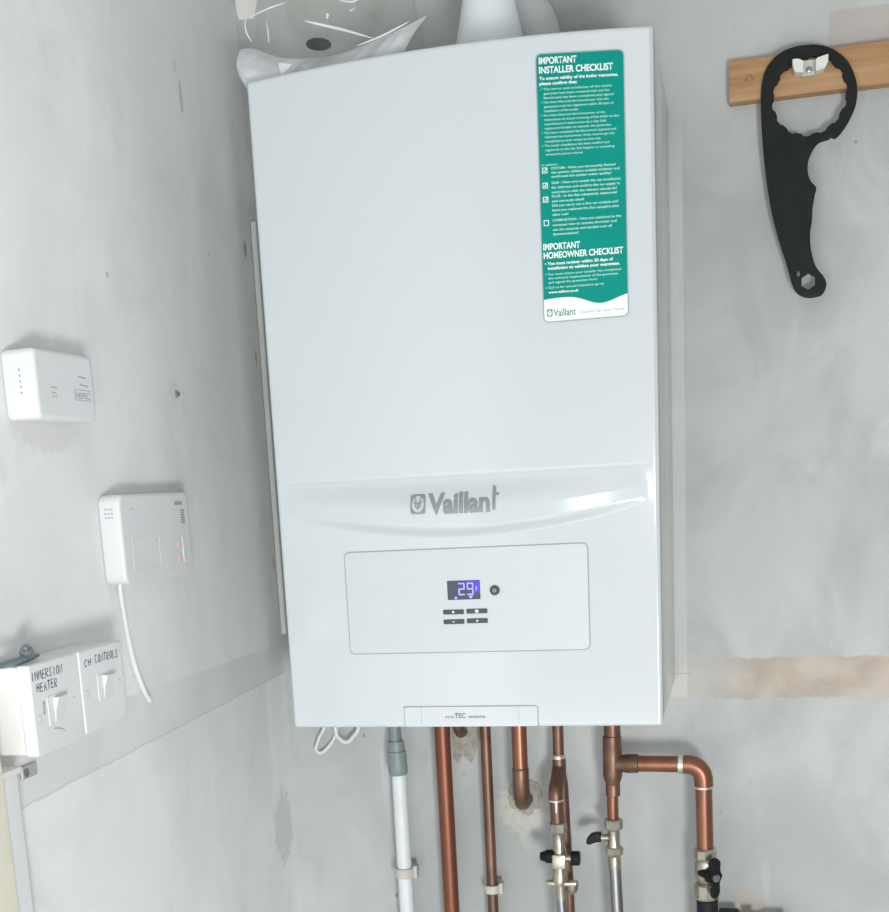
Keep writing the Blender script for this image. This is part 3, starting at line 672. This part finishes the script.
ribbon(bm, [(-641, 375.5), (-638, 375.5)], 0.9, LEFT, (34.3, 0, 0)); ribbon(bm, [(-636, 375.5), (-633, 375.5)], 0.9, LEFT, (34.3, 0, 0))
obj('button_mark', bm, 'ink_grey', al, smooth=False)
bm = B()
for k in range(5): box(bm, 18, 19.6, -668.4, -667.6, 397 - 5 * k, 399 - 5 * k)
obj('side_vents', bm, 'plastic_shade', al, smooth=False)

rc = thing('wireless_receiver', 'square white heating receiver on left wall with cable leaving its underside', 'receiver', (0, -430, 192))
bm = B(); shape(bm, [rrect(-515, -342, 191.5, 284.5, 10)], 25, LEFT, (0.3, 0, 0), 3.5); obj('body', bm, 'plastic', rc)
bm = B(); shape(bm, [rrect(-494, -428, 204, 240, 1.5), rrect(-492.4, -429.6, 205.6, 238.4, 1)], 0.6, LEFT, (25.0, 0, 0)); obj('cover_outline', bm, 'plastic_warm', rc)
bm = B()
for i in range(3):
    for j in range(3): box(bm, 8.0 + 3.6 * j, 10.2 + 3.6 * j, -515.4, -514.7, 269 - 4.2 * i, 270.4 - 4.2 * i)
obj('side_vents', bm, 'plastic_shade', rc, smooth=False)
bm = B(); text(bm, 'salus', -381, 270.5, 5.0, LEFT, (25.4, 0, 0), width=20, bold=0.05)
obj('brand_print', bm, 'ink_grey', rc, smooth=False); bm = B()
for i in range(6): shape(bm, [[(-367, 265 - 2.8 * i), (-357, 265 - 2.8 * i), (-357, 263.2 - 2.8 * i), (-367, 263.2 - 2.8 * i)]], 0.1, LEFT, (25.4, 0, 0))
obj('text_block', bm, 'ink_grey', rc, smooth=False); bm = B()
text(bm, 'on', -492, 268, 3.4, LEFT, (25.4, 0, 0), width=8); obj('power_print', bm, 'ink_grey', rc, smooth=False); bm = B()
text(bm, 'o', -436, 232.5, 3, LEFT, (25.4, 0, 0), bold=0.04); obj('cover_dot', bm, 'ink_grey', rc, smooth=False); bm = B()
text(bm, 'c', -363, 199.5, 3.6, LEFT, (25.4, 0, 0), bold=0.04)
obj('corner_print', bm, 'ink_grey', rc, smooth=False)
for z in (226, 210.5):
    bm = B(); shape(bm, [rrect(-381, -373, z - 4, z + 3.5, 1.2)], 0.8, LEFT, (25.0, 0, 0)); obj('indicator_light', bm, 'plastic_led', rc)
obj('switch_slider', ybox(25, 26, -369, -366, 205, 234, 0.3), 'plastic', rc)
cb = tube(B(), spline([(9, -498, 196), (8, -497, 180), (6, -487, 136), (5, -475, 100), (5, -460, 72), (4, -446, 57)], 8), 2.8, 12)
tag(obj('white_cable', cb, 'plastic', origin=(4, -446, 57)), 'white cable curving down left wall from receiver to plaster band', 'cable')

hook = thing('wall_plug', 'small grey wall plug set in left wall above the receiver', 'wall plug', (0, -294, 398))
obj('plug_rim', lathe(B(), (-2, -294, 398), (1, 0, 0), [(0, 4.6), (2.8, 4.6), (3.2, 3.6)], 20), 'plastic_shade', hook)
obj('plug_hole', lathe(B(), (0, -292.5, 398), (1, 0, 0), [(0, 2.5), (3.4, 2.5)], 16), 'steel_dark', hook)

# handwriting strokes on a unit cell (0..1, 0..1)
G = {'I': [[(0.5, 0), (0.5, 1)]], 'M': [[(0, 0), (0.1, 1), (0.5, 0.4), (0.9, 1), (1, 0)]], 'E': [[(0.9, 1), (0.05, 0.95), (0, 0), (0.95, 0.05)], [(0.03, 0.5), (0.8, 0.55)]],
     'R': [[(0, 0), (0.05, 1), (0.8, 0.95), (0.85, 0.6), (0.05, 0.5), (0.95, 0)]], 'S': [[(0.9, 0.9), (0.4, 1), (0.1, 0.75), (0.8, 0.35), (0.6, 0.02), (0, 0.1)]],
     'O': [[(0.5, 1), (0.05, 0.6), (0.15, 0.1), (0.6, 0), (0.95, 0.45), (0.8, 0.9), (0.5, 1)]], 'N': [[(0, 0), (0.05, 1), (0.9, 0.05), (0.95, 1)]],
     'H': [[(0, 0), (0.05, 1)], [(0.9, 0), (0.95, 1)], [(0.03, 0.5), (0.92, 0.55)]], 'A': [[(0, 0), (0.5, 1), (1, 0)], [(0.2, 0.4), (0.8, 0.42)]],
     'T': [[(0, 0.97), (1, 1)], [(0.5, 1), (0.48, 0)]], 'C': [[(0.9, 0.9), (0.4, 1), (0.03, 0.5), (0.4, 0), (0.9, 0.1)]], 'L': [[(0.05, 1), (0, 0), (0.85, 0.03)]]}
def write(bm, s, y, z, w_, h_, x, slant=0.12):
    for k, ch in enumerate(s):
        if ch == ' ': continue
        jz = random.uniform(-0.06, 0.06) * h_
        for st in G[ch]:
            ribbon(bm, [(y + k * w_ + a * w_ * 0.68 + b * slant * w_, z + jz + b * h_) for a, b in st], 1.1, LEFT, (x, 0, 0), 0.1)
def switch(name, label, y0, y1, z0, z1, lines, rocker, screws, x=45.0):
    t = thing(name, label, 'wall switch', (0, (y0 + y1) / 2, z0), 'surface-mounted wall switches')
    obj('back_box', ybox(0.3, x - 13, y0 + 1, y1 - 1, z0 + 1, z1 - 1, 2), 'plastic_warm', t)
    obj('face_plate', ybox(x - 13, x, y0, y1, z0, z1, 2.2), 'plastic', t)
    ry0, ry1, rz0, rz1 = rocker
    fr = B(); shape(fr, [rrect(ry0 - 10, ry1 + 4, rz0 - 2, rz1 + 2, 1.5)], 0.7, LEFT, (x, 0, 0)); obj('switch_surround', fr, 'plastic', t)
    rk = B(); vs = []
    for yy in (ry0, ry1):
        vs.append([rk.verts.new(p) for p in ((x + 0.5, yy, rz0), (x + 1.0, yy, rz0), (x + 2.4, yy, (rz0 + rz1) / 2), (x + 6.5, yy, rz1), (x + 0.5, yy, rz1))])
    for k in range(5): rk.faces.new((vs[0][k], vs[0][(k + 1) % 5], vs[1][(k + 1) % 5], vs[1][k]))
    rk.faces.new(vs[0]); rk.faces.new(vs[1]); bmesh.ops.recalc_face_normals(rk, faces=rk.faces[:])
    obj('rocker', rk, 'plastic_warm', t, smooth=False)
    for y, z in screws:
        s = obj('screw_cap', lathe(B(), (x - 0.2, y, z), (1, 0, 0), [(0, 3.6), (0.7, 3.6), (0.9, 3.0)], 16), 'plastic_warm', t)
        bm = B(); shape(bm, [circ(y, z, 3.9, 18), circ(y, z, 3.3, 18)], 0.15, LEFT, (x + 0.1, 0, 0)); obj('cap_ring', bm, 'plastic_shade', s, smooth=False)
    bm = B()
    for s, y, z, w_, h_ in lines: write(bm, s, y, z, w_, h_, x + 0.1)
    obj('handwriting', bm, 'ink_black', t, smooth=False, label='black handwritten lettering')
    return t
im = switch('wall_switch', 'nearer white wall switch, handwritten IMMERSION HEATER', -752, -666.5, 60, 141.5,
       [('IMMERSION', -750, 127.5, 6.1, 7.6), ('HEATER', -743, 116.5, 6.1, 7.6)], (-718, -702, 85, 108), [(-743, 92), (-681, 99)])
bm = B(); ribbon(bm, [(-721, 80), (-712, 78.5), (-706, 76.5), (-703, 74)], 0.9, LEFT, (45.1, 0, 0)); obj('pen_mark', bm, 'ink_grey', im, smooth=False)
bm = B(); shape(bm, [[(-736, 105), (-734, 107), (-734, 97), (-736, 95)]], 0.9, LEFT, (45.2, 0, 0)); obj('neon_window', bm, 'plastic_shade', im, smooth=False)
switch('wall_switch', 'wall switch nearer the corner, handwritten CH CONTROLS', -664.5, -579, 62.5, 141.5,
       [('CH', -656, 126, 7.5, 6.5), ('CONTROLS', -635, 126.5, 6.0, 7.5)], (-624, -606, 91, 113), [(-655, 100), (-588, 101)])

key = thing('metal_key', 'grey zinc wing-shaped key lying on top of immersion heater switch', 'key', (20, -735, 141.5))
bm = B(); tube(bm, spline([(31, -776, 145), (31, -755, 144.8), (30, -730, 145), (28, -706, 145)], 6), [1.8, 2.5, 3, 3.2, 3.4, 3.4, 3.4, 3.5, 3.6, 3.6, 3.6, 3.6, 3.4, 3.2, 3, 2.8, 2.5, 2.2, 1.6], 14)
obj('key_blade', bm, 'steel_dark', key)
obj('key_boss', lathe(B(), (30, -727, 147.5), (0.25, -0.55, 0.8), [(0, 3), (1, 5.6), (4, 6.6), (7, 5.8), (8, 3.6), (11, 3.4), (12, 2.4)], 22), 'steel_dark', key)

tr = thing('cable_trunking', 'white vertical cable trunking under immersion heater switch beside cream post', 'trunking', (0, -770, -1250))
obj('trunk', ybox(0.3, 24, -785.5, -755, -1249.5, 46, 2), 'plastic', tr)
obj('trunk_lip', ybox(0.3, 27, -785.5, -751, 46, 52, 1.5), 'plastic_warm', tr)
lug = thing('metal_lug', 'small grey metal lug with screw under immersion heater switch', 'lug', (0, -703, 32))
obj('lug_plate', ybox(0.3, 4, -716, -690, 30, 42, 1.2), 'zinc_light', lug)
bm = B(); lathe(bm, (3.8, -710, 36), (1, 0, 0), [(0, 4.2), (1.2, 4.2), (1.6, 3)], 18); obj('lug_screw', bm, 'steel_dark', lug)

# ------------------------------------------------------------------ pipes under the boiler
def vpipe(bm, x, y, z0, z1, r, x1=None, seg=24):
    return tube(bm, [(x, y, z0), (x if x1 is None else x1, y, z1)], r, seg)
LOW = -470
wp = thing('condensate_pipe', 'white plastic waste pipe with grey coupling, leftmost pipe under boiler', 'pipe', (174, -35, LOW))
obj('upper_pipe', vpipe(B(), 171.5, -35, 1, -82, 8.6), 'pipe_grey', wp, label='dark grey upper pipe')
obj('coupling', lathe(B(), (172, -35, -76), (0.03, 0, -1), [(0, 11.5), (14, 11.8), (15, 13.6), (40, 13.8), (46, 13.5), (49, 12)], 28), 'pipe_grey_light', wp, label='mid grey coupling')
obj('lower_pipe', vpipe(B(), 174, -35, -120, LOW, 10.6, 175), 'pipe_white', wp)
def saddle(x, y, z, r, label, wdt=14):
    t = thing('pipe_clip', label, 'pipe clip', (x, 0, z))
    bm = B(); a0 = 150; lo = [(r * math.cos(math.radians(k)), r * math.sin(math.radians(k))) for k in range(-60, 241, 12)]
    # open ring around the pipe, seen from above, extruded in height
    outer = [((r + 3.6) * math.cos(math.radians(k)), (r + 3.6) * math.sin(math.radians(k))) for k in range(-60, 241, 12)]
    loop = [(x + a, -y - 0 + b) for a, b in outer] + [(x + a, -y + b) for a, b in reversed(lo)]
    TOPF = Matrix(((1, 0, 0, 0), (0, -1, 0, 0), (0, 0, 1, 0), (0, 0, 0, 1)))
    shape(bm, [loop], wdt, TOPF, (0, 0, z - wdt / 2), 0.7)
    obj('clip_ring', bm, 'clip_grey', t)
    obj('clip_base', box(B(), x - 9, x + 9, y + r + 1.0, -0.3, z - wdt / 2, z + wdt / 2, 1.2), 'clip_grey', t)
    obj('clip_lug', box(B(), x + r + 2, x + r + 8, y - 4, y + r, z - wdt / 2 - 1, z + wdt / 2 + 3, 1.5), 'clip_grey', t)
    return t
saddle(174.5, -35, -270, 10.9, 'cream plastic clip round the white waste pipe')

rp = thing('copper_pipe', 'thick reddish copper pipe running straight down, between white pipe and thin copper pipe', 'pipe', (242, -40, LOW))
obj('pipe_run', vpipe(B(), 241.5, -40, 1, LOW, 11, 243.5), 'copper_red', rp)
tp = thing('copper_pipe', 'thin copper pipe held by a cream clip, right of the thick reddish pipe', 'pipe', (301, -30, LOW))
obj('pipe_run', vpipe(B(), 301, -30, 1, LOW, 7.5, 302), 'copper_old', tp)
saddle(301.5, -30, -293, 7.8, 'cream plastic clip round the thin copper pipe', 12)
st = thing('pipe_stub', 'dark copper pipe end turning into mortar hole behind name plate', 'pipe', (260, -30, -80))
obj('pipe_bend', tube(B(), spline([(263, -32, 1), (263, -32, -42), (263, -28, -58), (262, -14, -68), (261, 6, -70)], 6), 8, 24), 'copper_old', st)

ep = thing('copper_pipe', 'copper pipe that drops from boiler and bends into the wall in broken mortar', 'pipe', (355, -60, -165))
obj('pipe_run', vpipe(B(), 354, -60, 1, -125, 10.4), 'copper', ep)
obj('elbow', tube(B(), spline([(354, -60, -112), (354, -60, -128), (354, -56, -146), (352, -42, -160), (350, -24, -166), (349, 8, -168)], 6), 11.2, 26), 'copper_old', ep, label='tarnished copper elbow')
bm = B(); lathe(bm, (354, -60, -108), (0, 0, -1), [(0, 10.2), (2, 11.4), (4, 11.6)], 26); obj('joint_ring', bm, 'copper_old', ep)

# pipe with filling valve
fp = thing('copper_pipe', 'tarnished copper pipe with a forward branch, above valve with two black knobs', 'pipe', (408, -60, LOW))
obj('pipe_run', tube(B(), [(406, -50, 1), (405.5, -50, -95), (409, -42, -140), (413, -42, -300), (413.5, -42, LOW)], 7.5, 22), 'copper_old', fp)
bm = B(); lathe(bm, (405.5, -50, -92), (0, 0, -1), [(0, 8), (1.5, 9), (5, 9.2), (7, 8.6)], 24); obj('solder_ring', bm, 'solder', fp)
bm = B(); tube(bm, spline([(406, -50, -98), (406, -52, -112), (405.5, -66, -124), (405, -82, -134), (405, -85, -150)], 6), [9.2] * 6 + [9.8] * 19, 24); obj('branch_elbow', bm, 'copper_old', fp)
obj('branch_pipe', vpipe(B(), 405, -85, -140, -184, 8.6, 406), 'copper_old', fp)
bm = B(); lathe(bm, (405, -85, -146), (0, 0, -1), [(0, 9.9), (1, 10.6), (2.6, 10.6), (3.4, 9.4)], 24); box(bm, 405.6, 407.6, -95.4, -93, -163, -149, 0.5); obj('solder_run', bm, 'solder', fp)
fv = thing('filling_valve', 'brass and nickel valve with black knobs on both sides under branched pipe', 'valve', (408, -85, -275))
bm = B(); lathe(bm, (407, -85, -178), (0, 0, -1), [(0, 10), (1.5, 11.8), (13, 12), (15.5, 10.5)], 8); obj('top_nut', bm, 'nickel', fv, smooth=False)
bm = B(); lathe(bm, (407.5, -85, -193), (0, 0, -1), [(0, 8.6), (3, 7.8), (20, 8.2), (22, 9), (26, 9), (27, 9), (44, 8.4), (46, 9.6), (62, 9.6), (66, 11), (74, 8.6)], 26); obj('valve_body', bm, 'nickel', fv)
bm = B(); box(bm, 399, 417, -98, -76, -241, -221, 2); obj('valve_block', bm, 'nickel', fv)
bm = B(); lathe(bm, (408, -87, -228), (1, 0, 0), [(0, 5), (17, 5), (18, 4)], 18); obj('spindle', bm, 'nickel', fv)
obj('knob', lathe(B(), (424, -87, -228), (1, 0, 0), [(0, 9.5), (1, 10.2), (10, 10.2), (11.5, 8.8)], 12), 'black', fv)
obj('knob', lathe(B(), (399, -87, -226), (-1, 0, 0), [(0, 9.2), (8, 9.4), (12, 7), (16, 6.2), (17.5, 5)], 14), 'black', fv)
bm = B(); box(bm, 389, 430, -92, -80, -267, -261, 2); lathe(bm, (424, -84, -262), (0, 0, -1), [(0, 8), (10, 8), (16, 5), (18, 3)], 16); obj('union_lugs', bm, 'nickel', fv)
fh = thing('braided_hose', 'braided steel hose hanging from valve with two black knobs', 'hose', (410, -85, LOW))
obj('hose', tube(B(), [(408, -85, -284), (410, -85, -320), (412, -85, LOW)], 6.8, 20), 'braid', fh)
obj('ferrule', lathe(B(), (408, -85, -264), (0.02, 0, -1), [(0, 8), (16, 7.6), (20, 7.2), (24, 7.2)], 20), 'nickel', fh)

# tee pipe
tee = thing('copper_pipe', 'copper tee pipe under boiler branching right into an elbow and down', 'pipe', (480, -70, -180))
obj('inlet_pipe', vpipe(B(), 481, -70, 1, -72, 11), 'copper_old', tee)
obj('tee_fitting', lathe(B(), (480.3, -70, -62), (0, 0, -1), [(0, 11.4), (1, 12.4), (16, 12.4), (17, 12.8), (54, 12.8), (60, 11.5), (66, 9.2), (67, 9.6), (82, 9.6), (83, 8)], 28), 'copper_old', tee)
bm = B(); lathe(bm, (480, -70, -100), (1, 0, 0), [(0, 12), (18, 12.2), (19, 12.8), (34, 12.8), (35, 11.4)], 28); obj('tee_branch', bm, 'copper_old', tee)
obj('drop_pipe', vpipe(B(), 479.5, -70, -140, -182, 7.6), 'copper', tee)
obj('cross_pipe', tube(B(), [(508, -70, -100), (575, -70, -101)], 11, 26), 'copper', tee)
obj('solder_ring', lathe(B(), (566, -70, -101), (1, 0, 0), [(0, 11.3), (0.6, 12.5), (6, 12.6), (7, 12.2)], 28), 'solder', tee)
obj('elbow', tube(B(), spline([(573, -70, -101), (582, -70, -101.5), (591, -70, -105.5), (597, -70, -113), (599, -70, -123), (599, -70, -133)], 6), 12.4, 28), 'copper', tee)
bm = B(); lathe(bm, (599, -70, -130), (0, 0, -1), [(0, 12.5), (1, 12.9), (2.6, 12.8), (3.6, 11.4)], 28); obj('joint_ring', bm, 'solder', tee)
obj('return_pipe', vpipe(B(), 599, -70, -128, -224, 11, 600.5), 'copper', tee)

iv = thing('isolating_valve', 'slim nickel valve with small black lever pointing left, under tee pipe', 'valve', (480, -70, -235))
bm = B(); lathe(bm, (480, -70, -176), (0, 0, -1), [(0, 10.5), (1.5, 12.4), (13, 12.4), (16, 10.5)], 8); obj('top_nut', bm, 'nickel', iv, smooth=False)
bm = B(); lathe(bm, (480, -70, -190), (0, 0, -1), [(0, 9.4), (4, 8.2), (22, 8.4), (26, 9.6), (28, 9.6)], 24); obj('valve_body', bm, 'nickel', iv)
bm = B(); lathe(bm, (480.3, -70, -215), (0, 0, -1), [(0, 10), (1.5, 11.8), (10, 11.6), (14, 9.5)], 8); obj('bottom_nut', bm, 'nickel', iv, smooth=False)
bm = B(); lathe(bm, (474, -70, -203), (-1, 0, 0), [(0, 4.8), (12, 4.8), (13, 3.8)], 16); obj('spindle', bm, 'nickel', iv)
bm = B(); shape(bm, [[(463, -196.5), (463, -208), (456, -209), (447, -212.5), (443, -211), (443.5, -205), (449, -198), (456, -196)]], 12, FRONT, (0, -64, 0), 1.5); obj('lever', bm, 'black', iv)
bh = thing('braided_hose', 'shiny braided steel hose hanging from slim valve under tee pipe', 'hose', (482, -70, LOW))
obj('hose', tube(B(), [(480.5, -70, -238), (482.5, -70, -300), (486, -70, LOW)], 8.2, 22), 'braid', bh)
obj('ferrule', lathe(B(), (480.3, -70, -224), (0.01, 0, -1), [(0, 8.2), (14, 8.8), (18, 9), (22, 8.6)], 22), 'nickel', bh)

bv = thing('ball_valve', 'large nickel ball valve with black butterfly handle under the copper elbow', 'valve', (602, -70, -292))
bm = B(); lathe(bm, (600.3, -70, -215), (0.02, 0, -1), [(0, 13.5), (1.5, 15.4), (13, 15.6), (16, 13.8)], 10); obj('top_nut', bm, 'nickel', bv, smooth=False)
bm = B(); lathe(bm, (601, -70, -229), (0.02, 0, -1), [(0, 13), (2, 15), (6, 15.6), (22, 16), (30, 13.5), (34, 11), (38, 11)], 30); obj('valve_body', bm, 'nickel', bv)
bm = B(); lathe(bm, (602, -70, -264), (0.02, 0, -1), [(0, 15), (1.5, 16.6), (19, 17), (21.5, 15.5)], 10); obj('bottom_nut', bm, 'nickel', bv, smooth=False)
hd = B(); HF = Matrix.Translation((610, -98, -246)) @ Matrix.Rotation(math.radians(38), 4, 'Z') @ FRONT
lp = [(p.x, p.y) for p in spline([(-3, 9, 0), (-6, 20, 0), (2, 26, 0), (10, 20, 0), (10, 8, 0), (13, 0, 0), (9, -9, 0), (9, -22, 0), (2, -30, 0), (-4, -24, 0), (-3, -9, 0), (-12, -4, 0), (-12, 5, 0)], 5, True)]
shape(hd, [lp], 5, HF, (0, 0, 0), 1.2); obj('butterfly_handle', hd, 'black', bv)
dv = Vector((math.sin(math.radians(38)), -math.cos(math.radians(38)), 0))
bm = B(); lathe(bm, Vector((610, -98, -246)) - dv * 24, dv, [(0, 6), (24, 6), (24.5, 9.5), (30, 9)], 18); obj('handle_hub', bm, 'black', bv)
bm = B(); lathe(bm, Vector((610, -98, -246)) + dv * 5.5, dv, [(0, 5.5), (4.5, 5.5), (5, 3.5), (7, 3.2)], 6); obj('handle_nut', bm, 'steel', bv, smooth=False)
kp = thing('lagged_pipe', 'black pipe leaving the bottom of the large ball valve', 'pipe', (603, -70, LOW))
obj('pipe_run', tube(B(), [(602.5, -70, -287), (605, -70, LOW)], 14, 24), 'black_rubber', kp)

lv = thing('drain_valve', 'black and brass fitting just showing at bottom edge right of ball valve', 'valve', (655, -35, LOW))
obj('left_cap', box(B(), 617, 644, -50, -22, LOW, -314, 4, 3), 'black', lv)
obj('right_cap', box(B(), 682, 708, -50, -22, LOW, -320, 4, 3), 'black', lv)
bm = B(); lathe(bm, (640, -36, -332), (1, 0, 0), [(0, 8), (46, 8)], 18); obj('cross_body', bm, 'black_rubber', lv)
bm = B(); lathe(bm, (661, -36, -332), (0, 0, 1), [(0, 7), (14, 7.2), (15.5, 6), (16, 4)], 18); obj('brass_stub', bm, 'copper_old', lv)

# spare cable looped under the boiler at the left
pts = spline([(68, -12, 20), (62, -12, -50), (50, -12, -76), (44, -12, -92), (50, -10, -99), (62, -8, -90), (74, -7, -72), (82, -7, -40), (84, -8, 10)], 8)
c1 = B(); tube(c1, pts, 2.4, 12)
pts = spline([(78, -18, 10), (78, -18, -62), (84, -18, -76), (94, -18, -81), (104, -18, -73), (114, -18, -55), (118, -18, 10)], 8)
tube(c1, pts, 3.0, 12)
tag(obj('looped_cable', c1, 'plastic_warm', origin=(60, -12, -99)), 'thin white cable hanging in loops under left corner of boiler', 'cable')
# pencil line level with the tan strip
tag(obj('pencil_mark', box(B(), 561.5, 583, -0.35, -0.02, 8.6, 9.4), 'ink_grey', origin=(572, 0, 9)), 'short dark pencil line on bare plaster strip beside boiler', 'pencil mark')
